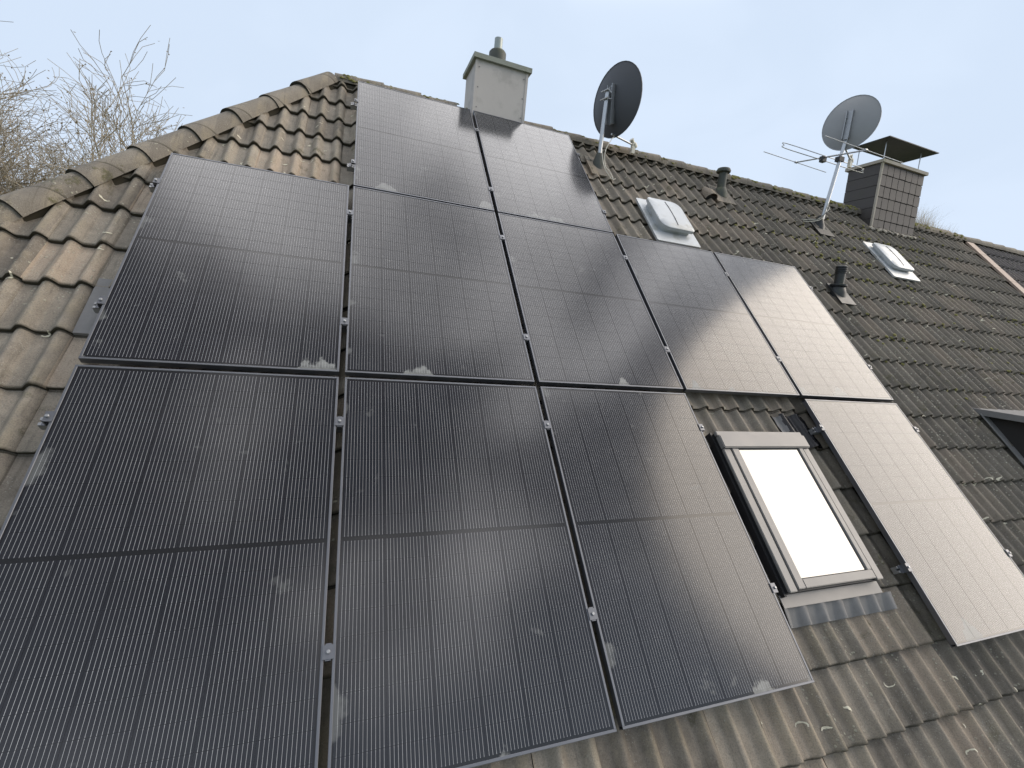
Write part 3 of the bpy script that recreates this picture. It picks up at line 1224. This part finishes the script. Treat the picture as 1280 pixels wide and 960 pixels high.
# ------------------------------------------------------------------ dormer at the far end
dm = link('dormer', None, house)
tag(dm, 'dark clad dormer with flat weathered roof edge')
d0 = R(7.27, 1.76, NPAN)
q = MB()
q.box((7.25, d0.y - .8, d0.z + .005), (10.4, d0.y + .2, d0.z + .065))
q.build('roof_slab', M_lead, dm)
q = MB()
q.prism([(d0.y - .7, d0.z - .78), (d0.y + .1, d0.z - .05), (d0.y + .1, d0.z), (d0.y - .7, d0.z)], 0, 2.9)
me_ = q.mesh('cheek', M_joint)
me_.transform(Matrix(((0, 0, 1, 7.33), (1, 0, 0, 0), (0, 1, 0, 0), (0, 0, 0, 1))))
link('cheek', me_, dm)
q = MB()
q.box((0, -1.9, .028), (.10, 0.02, .034))
q.build('flashing', M_lead, dm, R(7.235, 1.74, NPAN), ROT)


# ------------------------------------------------------------------ satellite dishes
def reflector(rad, seg=40, rings=7):
    q = MB()
    dep = .085 * rad / .4
    for i in range(1, rings + 1):
        r_ = rad * i / rings
        for k in range(seg):
            t_ = 2 * PI * k / seg
            q.v.append((r_ * math.cos(t_), r_ * 1.07 * math.sin(t_), dep * (i / rings) ** 2))
    q.v.append((0, 0, 0))
    cI = len(q.v) - 1
    for i in range(rings - 1):
        for k in range(seg):
            k2 = (k + 1) % seg
            q.f.append((i * seg + k, i * seg + k2, (i + 1) * seg + k2, (i + 1) * seg + k))
    for k in range(seg):
        q.f.append((cI, (k + 1) % seg, k))
    q.mi = [0] * len(q.f)
    # rolled rim
    o = len(q.v)
    for r_, z_ in ((rad, dep), (rad + .009, dep - .004), (rad + .009, dep + .006), (rad - .004, dep + .006)):
        for k in range(seg):
            t_ = 2 * PI * k / seg
            q.v.append((r_ * math.cos(t_), r_ * 1.07 * math.sin(t_), z_))
    for i in range(3):
        for k in range(seg):
            k2 = (k + 1) % seg
            q.f.append((o + i * seg + k, o + i * seg + k2, o + (i + 1) * seg + k2, o + (i + 1) * seg + k))
            q.mi.append(0)
    return q


def axis_frame(center, az, el):
    nd = Vector((math.sin(az) * math.cos(el), math.cos(az) * math.cos(el), math.sin(el)))
    a = Vector((math.cos(az), -math.sin(az), 0))
    b_ = nd.cross(a).normalized()
    if b_.z < 0:
        b_, a = -b_, -a
    mt_ = Matrix((a, b_, nd)).transposed().to_4x4()
    mt_.translation = center
    return mt_, a, b_, nd


def dish(label, mt_paint, base, top, center, az, el, rad, cables):
    T = thing('satellite_dish', label, 'satellite dish', base, group='satellite dishes on masts')
    base = Vector(base)
    q = MB()
    q.tube([(0, 0, -.1), Vector(top) - base], .024, 14)
    q.build('mast', M_steel, T, smooth=50)
    q = MB()
    q.lathe([(.075, -.06), (.07, .03), (.045, .11), (.030, .16)], seg=18)
    q.build('mast_boot', M_plast if 'grey' in label else M_plastg, T, smooth=50)
    q = MB()
    q.box((-.14, -.20, .016), (.14, .17, .031), mtx=Matrix.Rotation(PITCH, 4, 'X'))
    q.build('base_plate', M_plast if 'grey' in label else M_ridge, T)
    F, a, b_, nd = axis_frame(Vector(center) - base, math.radians(az), math.radians(el))
    o = reflector(rad).build('reflector', mt_paint, T, smooth=60)
    o.matrix_local = F
    # back bracket: two cheeks on a plate, U-bolts round the mast
    q = MB()
    for s_ in (-1, 1):
        q.box((s_ * .035 - .004, -.30 * rad / .4, -.045), (s_ * .035 + .004, .16 * rad / .4, .012))
    q.box((-.039, -.30 * rad / .4, -.005), (.039, .16 * rad / .4, .004))
    o = q.build('bracket', M_alu, T)
    o.matrix_local = F
    mz = (Vector(center) - base).z
    axm = (Vector(top) - base).normalized()
    q = MB()
    for dz in (-.03, .06):
        pm = axm * (mz + dz)
        pc = F @ Vector((0, dz * .6, -.03))
        nh = Vector((nd.x, nd.y, 0)).normalized()
        sd_ = Vector((nh.y, -nh.x, 0))
        q.tube([pc + sd_ * .03, pm + sd_ * .035 - nh * .01, pm - nh * .034, pm - sd_ * .035 - nh * .01, pc - sd_ * .03], .006, 6)
        q.tube([pm - sd_ * .065 - nh * .035, pm + sd_ * .065 - nh * .035], .008, 6)
    q.build('clamp', M_steel, T, smooth=60)
    q = MB()
    p0 = F @ Vector((0, -rad * 1.02, .02))
    p1 = F @ Vector((0, -rad * 1.02 - .05, rad * 1.12))
    q.tube([p0, p1], .011, 8)
    q.build('feed_arm', M_steel, T, smooth=60)
    q = MB()
    ld = ((F @ Vector((0, 0, .03))) - p1).normalized()
    q.lathe([(.030, 0), (.034, .02), (.034, .05), (.022, .055), (.022, .09), (.028, .11)], p1 - ld * .06 + b_ * .02, ld, 14)
    q.box((-.02, -.02, -.10), (.02, .02, .02), mtx=Matrix.Translation(p1))
    q.build('feed_horn', M_white, T, smooth=50)
    q = MB()
    for ci, c_ in enumerate(cables):
        q = MB()
        q.tube([Vector(x_) - base for x_ in c_], .0045, 6)
        q.build('cable', M_plast if ci % 2 and len(cables) > 2 else M_white, T, smooth=60)
    return T


def smooth_pts(pts, n=5):
    pts = [Vector(p_) for p_ in pts]
    out = []
    for i in range(len(pts) - 1):
        p0, p1, p2, p3 = pts[max(i - 1, 0)], pts[i], pts[i + 1], pts[min(i + 2, len(pts) - 1)]
        for k in range(n):
            t_ = k / n
            out.append(.5 * ((2 * p1) + (p2 - p0) * t_ + (2 * p0 - 5 * p1 + 4 * p2 - p3) * t_ * t_ + (3 * p1 - p0 - 3 * p2 + p3) * t_ ** 3))
    return out + [pts[-1]]


base1 = R(3.80, 5.01, NPAN)
top1 = at_y(760, 112, base1.y + .005)
cab1 = [smooth_pts([base1 + Vector((.2, .05, .40)), base1 + Vector((.12, -.04, .33)), base1 + Vector((.05, -.05, .18)), base1 + Vector((.06, -.07, .02)), R(3.90, 4.88, NPAN + .05), R(3.915, 4.76, NPAN + .03)]),
        smooth_pts([base1 + Vector((.02, -.03, .2)), base1 + Vector((.03, -.06, .06)), R(3.84, 4.88, NPAN + .06), R(3.90, 4.78, NPAN + .03), R(3.95, 4.79, NPAN + .035)])]
dish('dark satellite dish on a short steel mast beside the ridge panels', M_dish1, base1, top1, (3.895, 3.59, 4.29 + H), 74, 6, .358, cab1)

base2 = R(7.235, 4.795, NPAN)
top2 = at_y(1066, 146, base2.y)
up2 = (top2 - base2).normalized()
cab2 = []
for k in range(4):
    s_ = .02 * k
    cab2.append(smooth_pts([base2 + up2 * (.34 - s_) + Vector((.01, -.03, 0)), base2 + up2 * .24 + Vector((-.02, -.05 - s_, 0)), base2 + up2 * .1 + Vector((-.08 - s_, -.07, 0)), R(7.235 - .22, 4.80 + s_, NPAN + .06), R(7.235 - .30, 4.83 + s_, NPAN + .03)]))
dish('grey satellite dish on a tall leaning mast near the slate chimney', M_dish2, base2, top2, (7.44, 3.41, 4.80 + H), 69, -4, .328, cab2)

# beam aerial clamped to the leaning mast
Pm = base2 + up2 * ((at_y(1043, 196, base2.y) - base2).length)
xm = Pm.x - .035
ya = thing('beam_antenna', 'three element beam aerial clamped across the leaning mast', 'antenna', Pm)
Ac, Cc, Bc = at_x(994.9, 202.9, xm), at_x(1082.4, 187.6, xm), at_x(1028.8, 198.5, xm)
q = MB()
q.tube([Ac - Pm, Cc - Pm], .011, 8)
q.build('boom', M_steel, ya, smooth=50)
for nm, cpt, p0, p1 in (('director', Ac, (955.5, 188.6), (1033.2, 214.5)), ('reflector_rod', Cc, (1029.9, 167.9), (1127.5, 202))):
    a, b_ = at_y(*p0, cpt.y) - Pm, at_y(*p1, cpt.y) - Pm
    mid = (a + b_) / 2
    sh_ = (cpt - Pm) - mid
    q = MB()
    q.tube([a + sh_, b_ + sh_], .0055, 6)
    q.lathe([(.016, -.02), (.016, .02)], cpt - Pm, (1, 0, 0), 8)
    q.build(nm, M_steel, ya)
a, b_ = at_y(981.7, 182.1, Bc.y) - Pm, at_y(1075.9, 212.7, Bc.y) - Pm
hd = Vector((0, .0, .032))
q = MB()
q.tube(smooth_pts([(a + b_) / 2 + hd, a + hd, a - Vector((.02, 0, 0)), a - hd, (a + b_) / 2 - hd, b_ - hd, b_ + Vector((.02, 0, 0)), b_ + hd, (a + b_) / 2 + hd], 4), .0055, 6)
q.build('folded_dipole', M_steel, ya)
q = MB()
q.box((-.035, -.03, -.045), (.035, .03, .03), mtx=Matrix.Translation(Bc - Pm))
q.build('junction_box', M_plast, ya)
q = MB()
q.box((-.045, -.035, -.03), (.045, .035, .03))
q.build('mast_clamp', M_black, ya)

# ------------------------------------------------------------------ neighbouring house
nh_ = thing('neighbour_house', 'neighbouring house with purplish grey tile roof past the coppery edge strip', 'house')
n0, n1 = UEND + .16, UEND + 7.5
q = MB()
q.add([R(n0, VE, NPAN - .07), R(n1, VE, NPAN - .07), R(n1, VA, NPAN - .07), R(n0, VA, NPAN - .07)], [(0, 1, 2, 3)])
q.add([R(n0, VA, NPAN - .07), R(n1, VA, NPAN - .07), (n1, yb, e0.z), (n0, yb, e0.z)], [(0, 1, 2, 3)])
nroof = q.build('roof', M_under, nh_)
q = MB()
q.box((n0 - .155, y0, 0), (n1, y1, e0.z + .3))
q.build('wall', M_wall, nh_)
ME_TN = tile_mesh('roof_tile_grey', [M_tile_n, M_dark_edge])
bmj = bmesh.new()
for kv in range(-9, KMAX + 1):
    for ju in range(0, 24):
        u = n0 + .3 * ju - .042
        v = VB + COURSE * kv + .12
        if v > VA - .25:
            continue
        pr_ = proj(R(u + .1, v + .15, NPAN))
        mtx = Matrix.Translation(R(u, v, NPAN - .03)) @ Matrix.Rotation(PITCH, 4, 'X')
        if pr_ and -20 < pr_[0] < 1300 and 0 < pr_[1] < 980:
            o = link('roof_tile', ME_TN, nroof)
            o.matrix_local = mtx
        else:
            bm = clipped(ME_TILE_LO, mtx, [])
            tmp = bpy.data.meshes.new('tmp')
            bm.to_mesh(tmp)
            bm.free()
            bmj.from_mesh(tmp)
            bpy.data.meshes.remove(tmp)
me = bpy.data.meshes.new('roof_tiles')
bmj.to_mesh(me)
bmj.free()
me.materials.append(M_tile_n)
me.materials.append(M_dark_edge)
tag(link('roof_tiles', me, nroof), None, kind='stuff')
x = n0 - .1
while x < n1:
    o = link('ridge_tile', ME_RIDGE, nroof)
    o.matrix_local = frame_mtx(Vector((x + .40, YA, ZA - .04)), Vector((-1, 0, 0)), Vector((0, 0, 1)))
    x += .381
q = MB()
q.tube([(n0, YA, ZA - .11), (n1, YA, ZA - .11)], .095, 10)
q.build('ridge_mortar', M_dark_edge, nroof)
q = MB()
v = VE
i = 0
while v < VA - .42:
    q.box((-.02, v, -.005 + .02), (.15 + .03, v + COURSE * .98, .045), mtx=None)
    v += COURSE
    i += 1
st = q.build('edge_strip', M_terr, nh_, R(UEND - .02, 0, NPAN), ROT)

# dry grass rooted in the ridge past the slate chimney
mb = MB()
rr = random.Random(77)
for i in range(420):
    u = rr.choice((rr.gauss(10.15, .16), rr.gauss(10.5, .25), rr.uniform(9.75, 11.2)))
    if u > 11.3 or u < 9.72:
        continue
    b0 = Vector((u, YA + rr.uniform(-.08, .06), ZA + .03))
    L = rr.uniform(.05, .30) * (1.15 if u < 10.6 else .6)
    dx, dy = rr.gauss(0, .35), rr.gauss(0, .35)
    w_ = .0035
    pts = [b0 + Vector((dx * L * t_ * t_, dy * L * t_ * t_, L * t_)) for t_ in (0, .5, 1)]
    o = len(mb.v)
    for j, p_ in enumerate(pts):
        ww = w_ * (1 - .45 * j)
        mb.v += [tuple(p_ - Vector((ww, 0, 0))), tuple(p_ + Vector((ww, ww * .5, 0)))]
    for j in range(2):
        mb.f.append((o + 2 * j, o + 2 * j + 1, o + 2 * j + 3, o + 2 * j + 2))
        mb.mi.append(0)
tag(mb.build('dry_grass', M_dry), 'dry grass tufts growing from the mossy ridge past the slate chimney', kind='stuff')


# ------------------------------------------------------------------ bare trees beyond the hip
def tree(label, base, height, seed, lean=(0, 0), spread=1.0):
    T = thing('bare_tree', label, 'tree', base, group='bare trees beyond the hip')
    rr = random.Random(seed)
    tr, cr, lf = MB(), MB(), MB()

    def grow(p, d, L, r, lev):
        n = 4 if lev < 3 else 3
        pts, rs = [p], [r]
        q_ = p.copy()
        for i in range(n):
            gn = .2 if lev < 3 else .32
            d = (d + Vector((rr.gauss(0, gn), rr.gauss(0, gn), rr.gauss(.05, gn * .6)))).normalized()
            q_ = q_ + d * (L / n)
            pts.append(q_.copy())
            rs.append(r * (1 - .42 * (i + 1) / n))
        rs = [max(x_, .0042) for x_ in rs]
        (tr if lev == 0 else cr).tube(pts, rs, 8 if lev < 1 else (5 if lev < 3 else 3), caps=False)
        if lev >= 5:
            if rr.random() < .5:
                for _ in range(rr.choice((1, 1, 2))):
                    c_ = pts[rr.randrange(1, len(pts))] + Vector((rr.gauss(0, .03), rr.gauss(0, .03), rr.gauss(0, .03)))
                    a = Vector((rr.gauss(0, 1), rr.gauss(0, 1), rr.gauss(0, 1))).normalized() * .022
                    b__ = a.orthogonal().normalized() * .013
                    lf.add([c_ - a, c_ + b__, c_ + a, c_ - b__], [(0, 1, 2, 3)])
            return
        nb_ = (6, 5, 5, 5, 6)[lev]
        for k in range(nb_):
            t_ = rr.uniform(.25, 1.0) if lev else rr.uniform(.45, 1.0)
            i = min(int(t_ * n), n - 1)
            bp = pts[i].lerp(pts[i + 1], t_ * n - i)
            ang = rr.uniform(.35, .85) * spread
            ax_ = d.orthogonal().normalized()
            ax_.rotate(Matrix.Rotation(rr.uniform(0, 2 * PI), 3, d))
            nd_ = (d * math.cos(ang) + ax_ * math.sin(ang)).normalized()
            nd_ = (nd_ + Vector((0, 0, .18 if lev < 2 else -.02))).normalized()
            grow(bp, nd_, L * rr.uniform(.55, .8) * (1 if lev else 1.0), rs[i] * rr.uniform(.42, .62), lev + 1)
        grow(pts[-1], d, L * rr.uniform(.6, .75), rs[-1] * .9, lev + 1)

    grow(Vector((0, 0, 0)), Vector((lean[0], lean[1], 1)).normalized(), height * .36, height * .017, 0)
    # scale to the wanted height
    zs = sorted(v_[2] for v_ in cr.v)
    zm = zs[int(len(zs) * .97)]
    s_ = height / zm
    o = tr.build('trunk', M_bark, T, smooth=180)
    c_ = cr.build('crown', M_bark, T, smooth=180)
    lf.build('old_leaves', M_bud, T)
    T.scale = (s_, s_, s_)
    return T


def tree_at(px, py, y, label, seed, lean, spread=1.0):
    p_ = at_y(px, py, y)
    tree(label, (p_.x, p_.y, 0), p_.z, seed, lean, spread)


tree_at(-5, 128, 14.0, 'tallest bare tree, crown rising over the lower hip tiles', 5, (.02, 0))
tree_at(55, 195, 15.5, 'middle bare tree between the tallest one and the one nearest the ridge', 11, (.0, 0))
tree_at(122, 222, 17.0, 'lower bare tree showing just above the hip tiles towards the ridge', 23, (.03, 0))
print('tiles single', nsing, 'objects', len(bpy.data.objects))
